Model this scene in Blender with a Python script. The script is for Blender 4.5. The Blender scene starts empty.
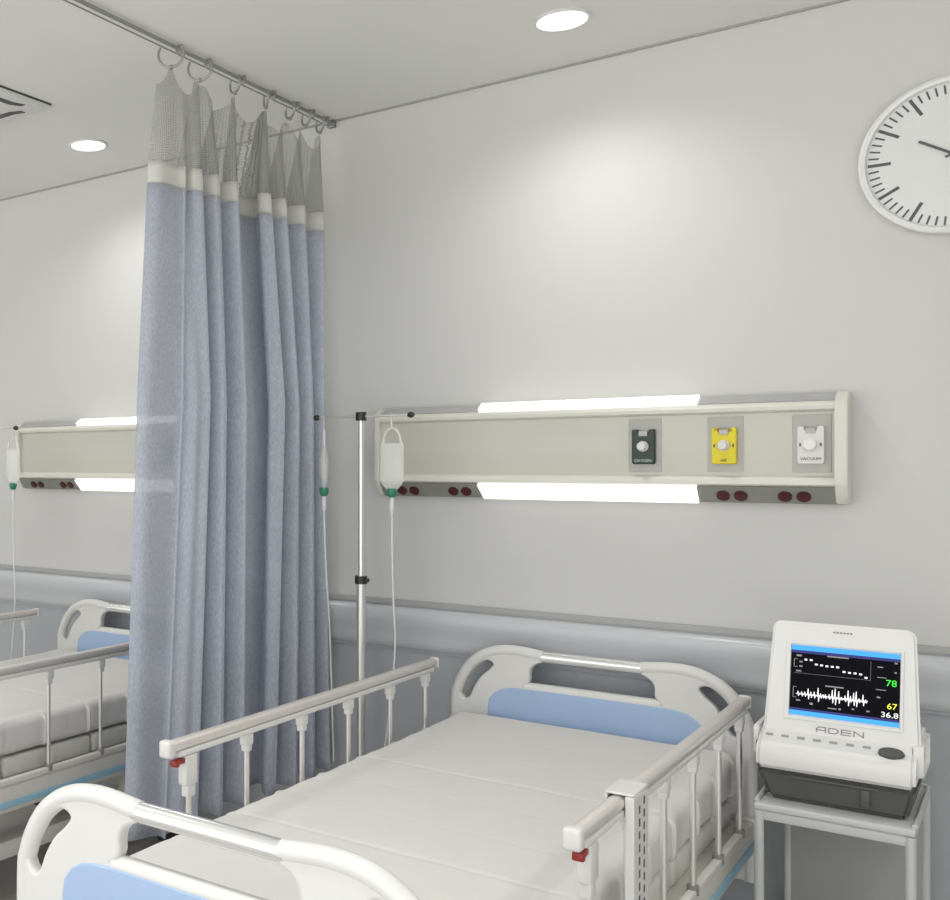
import bpy, bmesh, math, random
from mathutils import Vector, Matrix
from mathutils.geometry import interpolate_bezier
random.seed(4)
SC = bpy.context.scene
COL = SC.collection
PI = math.pi

# ------------------------------------------------------------------ materials
def new_mat(name):
    m = bpy.data.materials.new(name); m.use_nodes = True
    nt = m.node_tree
    return m, nt, nt.nodes, nt.links, nt.nodes['Principled BSDF']

def mat(name, col, rough=.5, metal=0., var=.04, vscale=6., bump=0., bscale=120., emit=None, estr=0., spec=.5, coat=0.):
    m, nt, N, L, b = new_mat(name)
    tc = N.new('ShaderNodeTexCoord')
    nz = N.new('ShaderNodeTexNoise'); nz.inputs['Scale'].default_value = vscale; nz.inputs['Detail'].default_value = 4
    L.new(tc.outputs['Object'], nz.inputs['Vector'])
    mx = N.new('ShaderNodeMix'); mx.data_type = 'RGBA'
    mx.inputs[6].default_value = tuple(c*(1-var) for c in col) + (1,)
    mx.inputs[7].default_value = tuple(min(1, c*(1+var)) for c in col) + (1,)
    L.new(nz.outputs['Fac'], mx.inputs[0]); L.new(mx.outputs[2], b.inputs['Base Color'])
    b.inputs['Roughness'].default_value = rough; b.inputs['Metallic'].default_value = metal
    b.inputs['Specular IOR Level'].default_value = spec
    b.inputs['Coat Weight'].default_value = coat
    if bump:
        n2 = N.new('ShaderNodeTexNoise'); n2.inputs['Scale'].default_value = bscale; n2.inputs['Detail'].default_value = 3
        L.new(tc.outputs['Object'], n2.inputs['Vector'])
        bp = N.new('ShaderNodeBump'); bp.inputs['Strength'].default_value = bump; bp.inputs['Distance'].default_value = .004
        L.new(n2.outputs['Fac'], bp.inputs['Height']); L.new(bp.outputs['Normal'], b.inputs['Normal'])
    if emit:
        b.inputs['Emission Color'].default_value = tuple(emit) + (1,); b.inputs['Emission Strength'].default_value = estr
    return m

def mat_alpha(name, col, alpha, rough=.5, scale=None):
    m, nt, N, L, b = new_mat(name)
    b.inputs['Base Color'].default_value = tuple(col) + (1,); b.inputs['Roughness'].default_value = rough
    if scale is None:
        tc = N.new('ShaderNodeTexCoord'); nz = N.new('ShaderNodeTexNoise'); nz.inputs['Scale'].default_value = 9
        L.new(tc.outputs['Object'], nz.inputs['Vector'])
        mr = N.new('ShaderNodeMapRange'); mr.inputs[3].default_value = alpha*.9; mr.inputs[4].default_value = min(1, alpha*1.1)
        L.new(nz.outputs['Fac'], mr.inputs[0]); L.new(mr.outputs[0], b.inputs['Alpha'])
    else:                       # woven net: voronoi cell edges are thread, the rest is hole
        tc = N.new('ShaderNodeTexCoord'); v = N.new('ShaderNodeTexVoronoi'); v.feature = 'DISTANCE_TO_EDGE'
        v.inputs['Scale'].default_value = scale; v.inputs['Randomness'].default_value = .35
        L.new(tc.outputs['UV'], v.inputs['Vector'])
        mr = N.new('ShaderNodeMapRange'); mr.inputs[1].default_value = .03; mr.inputs[2].default_value = .16
        mr.inputs[3].default_value = 1; mr.inputs[4].default_value = alpha
        L.new(v.outputs['Distance'], mr.inputs[0]); L.new(mr.outputs[0], b.inputs['Alpha'])
    return m

def mat_fabric(name, c1, c2, edge=False):
    m, nt, N, L, b = new_mat(name)
    tc = N.new('ShaderNodeTexCoord'); mp = N.new('ShaderNodeMapping'); mp.inputs['Scale'].default_value = (1, 1, .35)
    L.new(tc.outputs['Object'], mp.inputs['Vector'])
    n1 = N.new('ShaderNodeTexNoise'); n1.inputs['Scale'].default_value = 230; n1.inputs['Detail'].default_value = 3
    n2 = N.new('ShaderNodeTexNoise'); n2.inputs['Scale'].default_value = 5; n2.inputs['Detail'].default_value = 4
    L.new(mp.outputs[0], n1.inputs['Vector']); L.new(tc.outputs['Object'], n2.inputs['Vector'])
    ad = N.new('ShaderNodeMath'); ad.operation = 'MULTIPLY_ADD'; ad.inputs[1].default_value = .75
    L.new(n1.outputs['Fac'], ad.inputs[0])
    sc = N.new('ShaderNodeMath'); sc.operation = 'MULTIPLY'; sc.inputs[1].default_value = .25
    L.new(n2.outputs['Fac'], sc.inputs[0]); L.new(sc.outputs[0], ad.inputs[2])
    cr = N.new('ShaderNodeValToRGB')
    cr.color_ramp.elements[0].position = .34; cr.color_ramp.elements[0].color = c1 + (1,)
    cr.color_ramp.elements[1].position = .66; cr.color_ramp.elements[1].color = c2 + (1,)
    L.new(ad.outputs[0], cr.inputs[0]); L.new(cr.outputs[0], b.inputs['Base Color'])
    b.inputs['Roughness'].default_value = .85; b.inputs['Specular IOR Level'].default_value = .2
    b.inputs['Sheen Weight'].default_value = .15
    bp = N.new('ShaderNodeBump'); bp.inputs['Strength'].default_value = .25; bp.inputs['Distance'].default_value = .002
    L.new(n1.outputs['Fac'], bp.inputs['Height']); L.new(bp.outputs['Normal'], b.inputs['Normal'])
    if edge:                    # the single thin layer along the free edge of the cloth lets a little light through
        uv = N.new('ShaderNodeSeparateXYZ'); L.new(tc.outputs['UV'], uv.inputs[0])
        mr = N.new('ShaderNodeMapRange'); mr.inputs[1].default_value = .072; mr.inputs[2].default_value = .076
        mr.inputs[3].default_value = .72; mr.inputs[4].default_value = 1
        L.new(uv.outputs[0], mr.inputs[0]); L.new(mr.outputs[0], b.inputs['Alpha'])
    return m

M = {
 'wall': mat('wall_paint', (.615,.612,.60), .75, var=.012, vscale=2.5, bump=.06, bscale=220, spec=.3),
 'wainscot': mat('wainscot_paint', (.44,.46,.48), .55, var=.03, vscale=3, bump=.04, bscale=200, spec=.35),
 'ceil': mat('ceiling_paint', (.79,.795,.77), .85, var=.012, vscale=2, bump=.05, bscale=180, spec=.2),
 'floor': mat('floor_vinyl', (.44,.42,.39), .35, var=.12, vscale=9),
 'bumper': mat('bumper_vinyl', (.55,.56,.585), .22, var=.02, vscale=3),
 'white': mat('white_plastic', (.70,.695,.675), .35, var=.015),
 'cream': mat('cream_plastic', (.69,.68,.61), .42, var=.015),
 'creamface': mat('cream_face', (.60,.595,.525), .5, var=.015),
 'greyplate': mat('grey_plate', (.47,.465,.43), .5),
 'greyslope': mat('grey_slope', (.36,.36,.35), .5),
 'cover': mat('cover_grey', (.42,.42,.42), .5),
 'sock': mat('socket_strip', (.25,.255,.225), .5),
 'red': mat('socket_red', (.075,.018,.022), .35),
 'latchred': mat('latch_red', (.30,.025,.02), .35),
 'black': mat('black_plastic', (.02,.02,.02), .4),
 'dgreen': mat('outlet_green', (.012,.03,.02), .35),
 'yellow': mat('outlet_yellow', (.72,.60,.01), .4),
 'ink': mat('dark_ink', (.10,.10,.10), .6),
 'paleink': mat('pale_ink', (.6,.62,.6), .6),
 'redink': mat('red_ink', (.35,.12,.03), .6),
 'blue': mat('bed_blue', (.36,.49,.70), .4, var=.03),
 'stripe': mat('stripe_blue', (.33,.58,.72), .4),
 'chrome': mat('brushed_steel', (.74,.72,.69), .3, .7, var=.03, vscale=30),
 'alu': mat('rail_aluminium', (.74,.70,.665), .36, .5, var=.02, vscale=20),
 'chrome2': mat('polished_steel', (.84,.84,.83), .2, .75, var=.02, vscale=20),
 'rod': mat('rod_steel', (.34,.34,.33), .4, .7),
 'sheet': mat('white_sheet', (.69,.675,.655), .9, var=.025, vscale=7, bump=.12, bscale=60, spec=.15),
 'cell': mat('mattress_beige', (.66,.65,.60), .8, var=.06, vscale=30, bump=.15, bscale=90, spec=.2),
 'frame': mat('bed_frame_cream', (.72,.70,.65), .4, var=.03),
 'lamp': mat('lamp_diffuser', (.9,.9,.88), .5, emit=(1,.98,.94), estr=1.0),
 'down': mat('downlight_diffuser', (.9,.9,.88), .5, emit=(1,.99,.97), estr=1.1),
 'base': mat('monitor_base_grey', (.085,.085,.08), .45),
 'monwhite': mat('monitor_white', (.78,.775,.755), .32, var=.01),
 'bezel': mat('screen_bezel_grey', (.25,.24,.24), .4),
 'trol': mat('trolley_white', (.55,.56,.55), .4, var=.03),
 'trolpanel': mat('trolley_panel', (.36,.36,.35), .5, var=.04),
 'rubber': mat('rubber_grey', (.05,.05,.05), .7),
 'dial': mat('clock_dial', (.74,.745,.735), .6, var=.01),
 'clockrim': mat('clock_rim', (.80,.80,.79), .3, var=.01),
 'bag': mat_alpha('bag_film', (.84,.85,.82), .46, .35),
 'tube': mat_alpha('tube_clear', (.85,.86,.85), .65, .3),
 'teal': mat('port_green', (.03,.22,.14), .4),
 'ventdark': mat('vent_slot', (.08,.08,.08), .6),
 'net': mat_alpha('curtain_net', (.42,.42,.40), .12, .8, scale=115),
 'tape': mat('header_tape', (.62,.62,.58), .85, var=.03, bump=.1, bscale=200),
 'curtain': mat_fabric('curtain_cloth', (.37,.405,.48), (.51,.545,.62), edge=True),
 'screen': mat('screen_black', (.004,.004,.006), .35, spec=.05, emit=(.0,.0,.004), estr=.2),
 's_blue': mat('screen_blue', (.02,.2,.6), .3, emit=(.04,.38,.95), estr=.8),
 's_dblue': mat('screen_navy', (.01,.01,.12), .3, emit=(.004,.008,.10), estr=.8),
 's_white': mat('screen_white', (.7,.7,.7), .3, emit=(.85,.87,.85), estr=.75),
 's_grey': mat('screen_grey', (.2,.2,.2), .3, emit=(.22,.22,.22), estr=.6),
 's_green': mat('screen_green', (.05,.6,.05), .3, emit=(.02,.75,.03), estr=.8),
 's_yellow': mat('screen_yellow', (.7,.7,.05), .3, emit=(.8,.75,.04), estr=.8),
}

# ------------------------------------------------------------------ mesh helpers
def link(o, parent=None):
    COL.objects.link(o)
    if parent: o.parent = parent
    return o

def obj(name, bm, mats, parent=None, smooth=True, loc=None):
    me = bpy.data.meshes.new(name)
    bmesh.ops.recalc_face_normals(bm, faces=bm.faces)
    bm.to_mesh(me); bm.free()
    for m in (mats if isinstance(mats, (list, tuple)) else [mats]): me.materials.append(M[m])
    if smooth:
        for p in me.polygons: p.use_smooth = True
        me.set_sharp_from_angle(angle=math.radians(38))
    o = bpy.data.objects.new(name, me)
    if loc: o.location = loc
    return link(o, parent)

def thing(name, label, cat, loc=(0,0,0), group=None):
    o = bpy.data.objects.new(name, None); o.empty_display_size = .05
    o.location = loc; COL.objects.link(o)
    return tag(o, label, cat, group)

def tag(o, label, cat, group=None):
    o['label'] = label; o['category'] = cat
    if group: o['group'] = group
    return o

def struct(o):
    o['kind'] = 'structure'; return o

def box(bm, c, s, bev=0., seg=2, mi=0, rot=None):
    r = bmesh.ops.create_cube(bm, size=1.)
    vs = r['verts']
    for v in vs: v.co = Vector((v.co.x*s[0], v.co.y*s[1], v.co.z*s[2]))
    if bev:
        es = list({e for v in vs for e in v.link_edges})
        r2 = bmesh.ops.bevel(bm, geom=es, offset=bev, segments=seg, profile=.5, affect='EDGES')
        vs = list({v for f in r2['faces'] for v in f.verts} | {v for v in vs if v.is_valid})
    fs = {f for v in vs for f in v.link_faces}
    for f in fs: f.material_index = mi
    vs = {v for f in fs for v in f.verts}
    for v in vs:
        if rot: v.co = rot @ v.co
        v.co += Vector(c)
    return list(vs)

def b3(bm, x0, x1, y0, y1, z0, z1, bev=0., seg=2, mi=0):
    return box(bm, ((x0+x1)/2, (y0+y1)/2, (z0+z1)/2), (abs(x1-x0), abs(y1-y0), abs(z1-z0)), bev, seg, mi)

def cyl(bm, p, q, r, seg=20, mi=0, r2=None, cap=True):
    p = Vector(p); q = Vector(q); d = q-p
    res = bmesh.ops.create_cone(bm, cap_ends=cap, segments=seg, radius1=r, radius2=r if r2 is None else r2, depth=d.length)
    mt = Matrix.Translation((p+q)/2) @ Vector((0,0,1)).rotation_difference(d.normalized()).to_matrix().to_4x4()
    for v in res['verts']: v.co = mt @ v.co
    for f in {f for v in res['verts'] for f in v.link_faces}: f.material_index = mi
    return res['verts']

def tube(bm, pts, r, seg=10, mi=0, closed=False, sx=1., caps=True):
    pts = [Vector(p) for p in pts]; n = len(pts); rings = []
    t0 = (pts[1]-pts[0]).normalized()
    up = Vector((0,0,1)) if abs(t0.z) < .9 else Vector((1,0,0))
    nrm = (up - t0*up.dot(t0)).normalized()
    for i, p in enumerate(pts):
        if closed: t = (pts[(i+1) % n]-pts[i-1]).normalized()
        elif i == 0: t = t0
        elif i == n-1: t = (pts[-1]-pts[-2]).normalized()
        else: t = (pts[i+1]-pts[i-1]).normalized()
        nrm = (nrm - t*nrm.dot(t)).normalized(); bi = t.cross(nrm)
        rr = r[i] if isinstance(r, (list, tuple)) else r
        rings.append([bm.verts.new(p + nrm*rr*math.cos(2*PI*k/seg) + bi*rr*sx*math.sin(2*PI*k/seg)) for k in range(seg)])
    m = n if closed else n-1
    for i in range(m):
        a, b = rings[i], rings[(i+1) % n]
        for k in range(seg):
            f = bm.faces.new((a[k], a[(k+1) % seg], b[(k+1) % seg], b[k])); f.material_index = mi
    if not closed and caps:
        for rg in (rings[0], rings[-1]):
            f = bm.faces.new(rg); f.material_index = mi

def extr_x(bm, prof, x0, x1, mi=0):
    """profile of (y,z) points extruded along x, capped"""
    a = [bm.verts.new((x0, y, z)) for y, z in prof]; b = [bm.verts.new((x1, y, z)) for y, z in prof]
    n = len(prof)
    fs = [bm.faces.new((a[i], a[(i+1) % n], b[(i+1) % n], b[i])) for i in range(n)]
    fs += [bm.faces.new(a), bm.faces.new(b[::-1])]
    for f in fs: f.material_index = mi

def lathe(bm, prof, c, axis='z', seg=32, mi=0):
    rings = []
    for r, h in prof:
        ring = []
        for k in range(seg):
            a = 2*PI*k/seg; u, v = r*math.cos(a), r*math.sin(a)
            ring.append(bm.verts.new(Vector(c) + (Vector((u, v, h)) if axis == 'z' else Vector((u, h, v)))))
        rings.append(ring)
    for i in range(len(rings)-1):
        for k in range(seg):
            f = bm.faces.new((rings[i][k], rings[i][(k+1) % seg], rings[i+1][(k+1) % seg], rings[i+1][k])); f.material_index = mi
    for rg in (rings[0], rings[-1]):
        f = bm.faces.new(rg); f.material_index = mi

def smooth_pts(pts, n=6, closed=False):
    """Catmull-Rom through the points"""
    P = [Vector(p) for p in pts]; out = []; N = len(P)
    for i in range(N if closed else N-1):
        if closed: p0, p1, p2, p3 = P[i-1], P[i], P[(i+1) % N], P[(i+2) % N]
        else: p0, p1, p2, p3 = P[max(i-1,0)], P[i], P[i+1], P[min(i+2,N-1)]
        for k in range(n):
            t = k/n
            out.append(.5*((2*p1) + (p2-p0)*t + (2*p0-5*p1+4*p2-p3)*t*t + (3*p1-p0-3*p2+p3)*t**3))
    if not closed: out.append(P[-1])
    return out

def plate(name, loops, thick, bevel, material, parent, y=0., bseg=2):
    """flat board in the x-z plane from closed outlines (first is the outside, the rest are holes)"""
    cu = bpy.data.curves.new(name, 'CURVE'); cu.dimensions = '2D'; cu.fill_mode = 'BOTH'
    cu.extrude = thick/2 - bevel; cu.bevel_depth = bevel; cu.bevel_resolution = bseg; cu.offset = -bevel
    for lp in loops:
        s = cu.splines.new('POLY'); s.points.add(len(lp)-1); s.use_cyclic_u = True
        for p, q in zip(s.points, lp): p.co = (q[0], q[1], 0, 1)
    tmp = bpy.data.objects.new(name, cu); COL.objects.link(tmp)
    dg = bpy.context.evaluated_depsgraph_get(); dg.update()
    me = bpy.data.meshes.new_from_object(tmp.evaluated_get(dg))
    bpy.data.objects.remove(tmp); bpy.data.curves.remove(cu)
    me.transform(Matrix.Translation((0, y, 0)) @ Matrix.Rotation(PI/2, 4, 'X'))
    me.name = name; me.materials.clear(); me.materials.append(M[material])
    for p in me.polygons: p.use_smooth = True
    me.set_sharp_from_angle(angle=math.radians(40))
    return link(bpy.data.objects.new(name, me), parent)

def text_mesh(s, size, depth=.0006, align='CENTER', sx=1.):
    cu = bpy.data.curves.new('t', 'FONT'); cu.body = s; cu.size = size; cu.extrude = depth; cu.align_x = align; cu.align_y = 'CENTER'
    tmp = bpy.data.objects.new('t', cu); COL.objects.link(tmp)
    dg = bpy.context.evaluated_depsgraph_get(); dg.update()
    me = bpy.data.meshes.new_from_object(tmp.evaluated_get(dg))
    bpy.data.objects.remove(tmp); bpy.data.curves.remove(cu)
    me.transform(Matrix.Diagonal((sx,1,1,1)))
    return me

def lettering(name, s, size, mtx, material, parent, align='CENTER', sx=1., depth=.0006):
    """letters standing on a surface; mtx takes the x-y text plane to the surface"""
    me = text_mesh(s, size, depth, align, sx); me.transform(mtx); me.name = name
    me.materials.clear(); me.materials.append(M[material])
    return link(bpy.data.objects.new(name, me), parent)

FACE = lambda x, y, z: Matrix.Translation((x, y, z)) @ Matrix.Rotation(PI/2, 4, 'X')     # text facing -y

def children(o): return [c for c in COL.objects if c.parent == o]
def copy_tree(o, loc=None, label=None):
    c = o.copy(); COL.objects.link(c)
    if loc is not None: c.location = loc
    if label: c['label'] = label
    for a in children(o):
        b = a.copy(); COL.objects.link(b); b.parent = c
        for d in children(a):
            e = d.copy(); COL.objects.link(e); e.parent = b
    return c

# ------------------------------------------------------------------ the room
CZ = 2.932
XL, XR, YB = -7.2, 4.2, -4.9
def slab(name, x0, x1, y0, y1, z0, z1, m):
    bm = bmesh.new(); b3(bm, x0, x1, y0, y1, z0, z1)
    return struct(obj(name, bm, m, smooth=False))
slab('floor', XL-.1, XR+.1, YB, .12, -.1, 0, 'floor')
slab('ceiling', XL-.1, XR+.1, YB, .12, CZ, CZ+.1, 'ceil')
slab('wall_back', XL-.1, XR+.1, 0, .12, .86, CZ, 'wall')
slab('wall_back_lower', XL-.1, XR+.1, 0, .12, 0, .86, 'wainscot')
slab('wall_left', XL-.1, XL, YB, 0, 0, CZ, 'wall')
slab('wall_right', XR, XR+.1, YB, 0, 0, CZ, 'wall')
# bumper rail along the wall
bm = bmesh.new()
prof = [(0,1.024),(-.008,1.024),(-.010,1.016),(-.030,1.014),(-.042,1.008),(-.050,.998),(-.053,.985),(-.053,.965),
        (-.049,.945),(-.044,.925),(-.041,.905),(-.041,.885),(-.038,.872),(-.030,.862),(-.012,.858),(-.010,.848),(0,.848)]
extr_x(bm, prof, XL, XR)
struct(obj('trim_1', bm, 'bumper'))
bm = bmesh.new(); b3(bm, XL, XR, -.014, 0, 0, .10, .004)
struct(obj('baseboard_back', bm, 'wainscot'))
bm = bmesh.new(); extr_x(bm, [(0,CZ),(-.010,CZ),(-.010,CZ-.006),(0,CZ-.006)], XL, XR)  # grey strip drawn in for the soft shadow where wall meets ceiling
struct(obj('ceiling_shadow_line', bm, 'greyslope', smooth=False))

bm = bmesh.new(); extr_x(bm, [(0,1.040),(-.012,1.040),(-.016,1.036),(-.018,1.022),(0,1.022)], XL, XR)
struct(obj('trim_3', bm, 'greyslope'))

# ------------------------------------------------------------------ ceiling lights
def ceiling_light(x, y, label):
    t = thing('ceiling_light', label, 'ceiling light', (x, y, CZ), 'round recessed ceiling lights')
    bm = bmesh.new(); lathe(bm, [(.085,0),(.085,-.004),(.079,-.007),(.071,-.005)], (0,0,0))
    obj('trim_ring', bm, 'white', t)
    bm = bmesh.new(); lathe(bm, [(.073,-.0052),(.073,-.0078),(.055,-.0095),(.01,-.0105)], (0,0,0))
    obj('diffuser', bm, 'down', t)
    return t
def spot(x, y, e, ang=148, blend=1.0, z=CZ-.03, r=.06):
    l = bpy.data.lights.new('downlight_beam', 'SPOT'); l.energy = e; l.spot_size = math.radians(ang); l.spot_blend = blend
    l.shadow_soft_size = r; l.color = (1, .985, .955)
    o = bpy.data.objects.new('downlight_beam', l); o.location = (x, y, z); COL.objects.link(o)
LIGHTS = [(-1.12,-.405,'round ceiling light nearest the clock'), (-3.10,-.41,'round ceiling light over the curtained-off bed'),
          (-1.12,-2.6,'round ceiling light above the foot of the near bed'), (-3.10,-2.6,'round ceiling light above the foot of the far bed'),
          (.9,-.41,'round ceiling light right of the clock'), (.9,-2.6,'round ceiling light behind the clock side'),
          (-5.1,-.41,'round ceiling light far left by the wall'), (-5.1,-2.6,'round ceiling light far left of the room'),
          ]
for i, (x, y, lb) in enumerate(LIGHTS):
    if i < 2: ceiling_light(x, y, lb)
    else: ceiling_light(x, y, lb)
    spot(x, y, 20 if y > -1 else 62)

# ceiling air vent (cassette)
t = thing('ceiling_vent', 'square ceiling air vent with dark slots at the upper left', 'vent', (-3.295, -1.32, CZ))
def ring_frame(bm, r_out, r_in, z0, z1):
    for sx, sy in ((1,0),(-1,0),(0,1),(0,-1)):
        w = (r_out-r_in)
        if sx: b3(bm, sx*(r_in), sx*r_out, -r_out, r_out, z0, z1)
        else: b3(bm, -r_in, r_in, sy*r_in, sy*r_out, z0, z1)
bm = bmesh.new(); box(bm, (0,0,-.012), (.87,.87,.016), .005)
obj('frame', bm, 'ceil', t)
bm = bmesh.new(); box(bm, (0,0,-.002), (.876,.876,.004))  # dark edge painting the shadow line in the gap round the frame
obj('gap_shadow', bm, 'ventdark', t, smooth=False)
bm = bmesh.new(); b3(bm, -.26, .26, -.26, .26, -.026, -.018, .003); obj('grille', bm, 'ceil', t)
for k in range(4):
    bm = bmesh.new()
    pts = [(.355,.29),(.375,.335),(.398,.335),(.383,.29),(.383,-.29),(.398,-.335),(.375,-.335),(.355,-.29)]
    vs = [bm.verts.new((x, y, -.0195)) for x, y in pts]; f = bm.faces.new(vs)
    r = bmesh.ops.extrude_face_region(bm, geom=[f])
    for v in r['geom']:
        if isinstance(v, bmesh.types.BMVert): v.co.z -= .003
    bmesh.ops.rotate(bm, verts=bm.verts, cent=(0,0,0), matrix=Matrix.Rotation(k*PI/2, 3, 'Z'))
    obj('slot', bm, 'ventdark', t, smooth=False)

# ------------------------------------------------------------------ bed-head service panel
def headwall(cx, label):
    """local origin on the wall at the middle of the unit"""
    t = thing('headwall_panel', label, 'wall panel', (cx, 0, 0), 'bed-head service panels on the wall')
    h = .748
    bm = bmesh.new()
    extr_x(bm, [(0,1.762),(-.034,1.757),(-.066,1.735),(-.066,1.49),(-.036,1.443),(0,1.443)], -h+.012, h-.012)
    obj('body', bm, 'creamface', t)
    bm = bmesh.new()
    extr_x(bm, [(-.064,1.742),(-.074,1.742),(-.084,1.737),(-.089,1.728),(-.087,1.718),(-.078,1.712),(-.064,1.711)], -h+.01, h-.01)
    obj('top_rail', bm, 'cream', t)
    bm = bmesh.new()
    extr_x(bm, [(-.064,1.520),(-.074,1.519),(-.083,1.513),(-.086,1.505),(-.085,1.494),(-.078,1.489),(-.064,1.489)], -h+.01, h-.01)
    obj('bottom_rail', bm, 'cream', t)
    for s in (-1, 1):
        bm = bmesh.new()
        p = [(0,1.769),(-.05,1.769),(-.058,1.765),(-.092,1.740),(-.094,1.736),(-.094,1.50),(-.092,1.492),(-.056,1.442),(-.05,1.438),(0,1.438)]
        extr_x(bm, p, s*(h-.032) if s > 0 else -h, h if s > 0 else -h+.018)
        bmesh.ops.bevel(bm, geom=[e for e in bm.edges], offset=.0025, segments=2, affect='EDGES')
        obj('end_cap', bm, 'cream', t)
    # slopes: from the front edge up/down to the wall
    def slope(name, x0, x1, up, d, m, skew=0.):
        bm = bmesh.new()
        if up: a, b, n = Vector((0,-.069,1.742)), Vector((0,-.034,1.764)), Vector((0,-.53,.85))
        else: a, b, n = Vector((0,-.075,1.489)), Vector((0,-.037,1.440)), Vector((0,-.80,-.60))
        vs = []
        for off in (0, d):
            for xx, q in ((x0, a), (x1, a), (x1+(0 if not skew else 0), b), (x0+skew, b)):
                vs.append(bm.verts.new(Vector((xx,0,0)) + q + n*off))
        for f in ((0,1,2,3),(4,5,6,7),(0,1,5,4),(1,2,6,5),(2,3,7,6),(3,0,4,7)): bm.faces.new([vs[i] for i in f])
        return obj(name, bm, m, t, smooth=False)
    l0, l1 = -.352, .352
    slope('upper_lamp', l0, l1, True, .014, 'lamp', .0)
    slope('lower_lamp', l0, l1, False, .013, 'lamp', .012)
    for x0, x1 in ((-h+.02, l0), (l1, h-.02)):
        slope('upper_cover', x0, x1, True, .004, 'cover')
        sp = slope('socket_strip', x0, x1, False, .006, 'sock')
        xs = (-.625, -.425) if x0 < 0 else (.447, .612)
        for xc in xs:
            for dx in (-.024, .024):
                bm = bmesh.new()
                n = Vector((0,-.80,-.60)); c = Vector((xc+dx, -.0555, 1.463)) + n*.005
                cyl(bm, c, c+n*.006, .0185, 20); cyl(bm, c+n*.006, c+n*.0075, .013, 20)
                obj('socket', bm, 'red', sp)
    return t
def outlet(t, x, m, label, knob_r, words):
    bm = bmesh.new()
    vs = box(bm, (x, -.067, 1.617), (.098, .006, .172), .0025)
    pl = obj('mounting_plate', bm, 'greyplate', t)
    o = plate('gas_outlet', [[(x-.034,1.562),(x-.030,1.556),(x+.030,1.556),(x+.034,1.562),(x+.034,1.664),(x+.031,1.668),(x+.018,1.668),
              (x+.014,1.655),(x-.014,1.655),(x-.018,1.668),(x-.031,1.668),(x-.034,1.664)]], .022, .003, m, t, y=-.080)
    o['label'] = label
    bm = bmesh.new()
    lathe(bm, [(knob_r*1.25,-.090),(knob_r*1.25,-.096),(knob_r,-.0985),(knob_r,-.112),(knob_r*.85,-.115),(knob_r*.3,-.1155)], (x, 0, 1.613), axis='y', seg=28)
    obj('knob', bm, 'white' if m != 'white' else 'monwhite', o)
    bm = bmesh.new(); b3(bm, x-.013, x+.013, -.094, -.070, 1.646, 1.662, .002)
    obj('release_button', bm, 'greyplate', o)
    for s in (-1, 1):
        bm = bmesh.new(); b3(bm, x+s*.026-.002, x+s*.026+.002, -.0925, -.0905, 1.608, 1.618)
        obj('index_mark', bm, 'ink' if m != 'dgreen' else 'dgreen', o, smooth=False)
    for s, z, mm in words:
        lettering('lettering', s, .0125, FACE(x, -.0915, z), mm, o)
hw = headwall(-1.169, 'bed-head service panel with three gas outlets, right of the curtain')
outlet(hw, .199, 'dgreen', 'dark green gas outlet with white knob', .0135, [('OXYGEN', 1.567, 'paleink')])
outlet(hw, .430, 'yellow', 'yellow gas outlet with white knob', .0135, [('MEDICAL', 1.661, 'redink'), ('AIR', 1.567, 'ink')])
outlet(hw, .657, 'white', 'white vacuum outlet with white knob', .0175, [('VACUUM', 1.571, 'ink')])
copy_tree(hw, (-1.169-1.966, 0, 0), 'bed-head service panel partly hidden behind the left edge of the curtain')

# ------------------------------------------------------------------ wall clock
t = thing('wall_clock', 'round white wall clock with black hour marks, at the right edge', 'clock', (-.182, 0, 2.42))
bm = bmesh.new(); lathe(bm, [(.212,0),(.219,-.006),(.221,-.030),(.219,-.040),(.212,-.044),(.204,-.041),(.201,-.034),(.2005,-.022)], (0,0,0), axis='y', seg=72)
obj('rim', bm, 'clockrim', t)
bm = bmesh.new(); lathe(bm, [(.201,-.020),(.201,-.0255),(.001,-.0255)], (0,0,0), axis='y', seg=64)
obj('dial', bm, 'dial', t)
bm = bmesh.new()
for k in range(60):
    a = 2*PI*k/60
    big = k % 5 == 0
    r0, r1, w = (.143, .198, .0085) if big else (.172, .197, .0046)
    R = Matrix.Rotation(-a, 4, 'Y')
    vs = b3(bm, -w/2, w/2, -.0268, -.0252, r0, r1)
    for v in vs: v.co = R @ v.co
obj('dial_marks', bm, 'ink', t, smooth=False)
def hand(name, deg, L, tail, w, y):
    bm = bmesh.new(); vs = b3(bm, -w/2, w/2, y-.0015, y, -tail, L)
    R = Matrix.Rotation(math.radians(deg), 4, 'Y')
    for v in vs: v.co = R @ v.co
    obj(name, bm, 'ink', t, smooth=False)
hand('hour_hand', -58, .092, .012, .007, -.030)
hand('minute_hand', 72, .15, .02, .006, -.033)
bm = bmesh.new(); lathe(bm, [(.008,-.0255),(.008,-.036),(.003,-.037)], (0,0,0), axis='y', seg=20); obj('hub', bm, 'ink', t)

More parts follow.
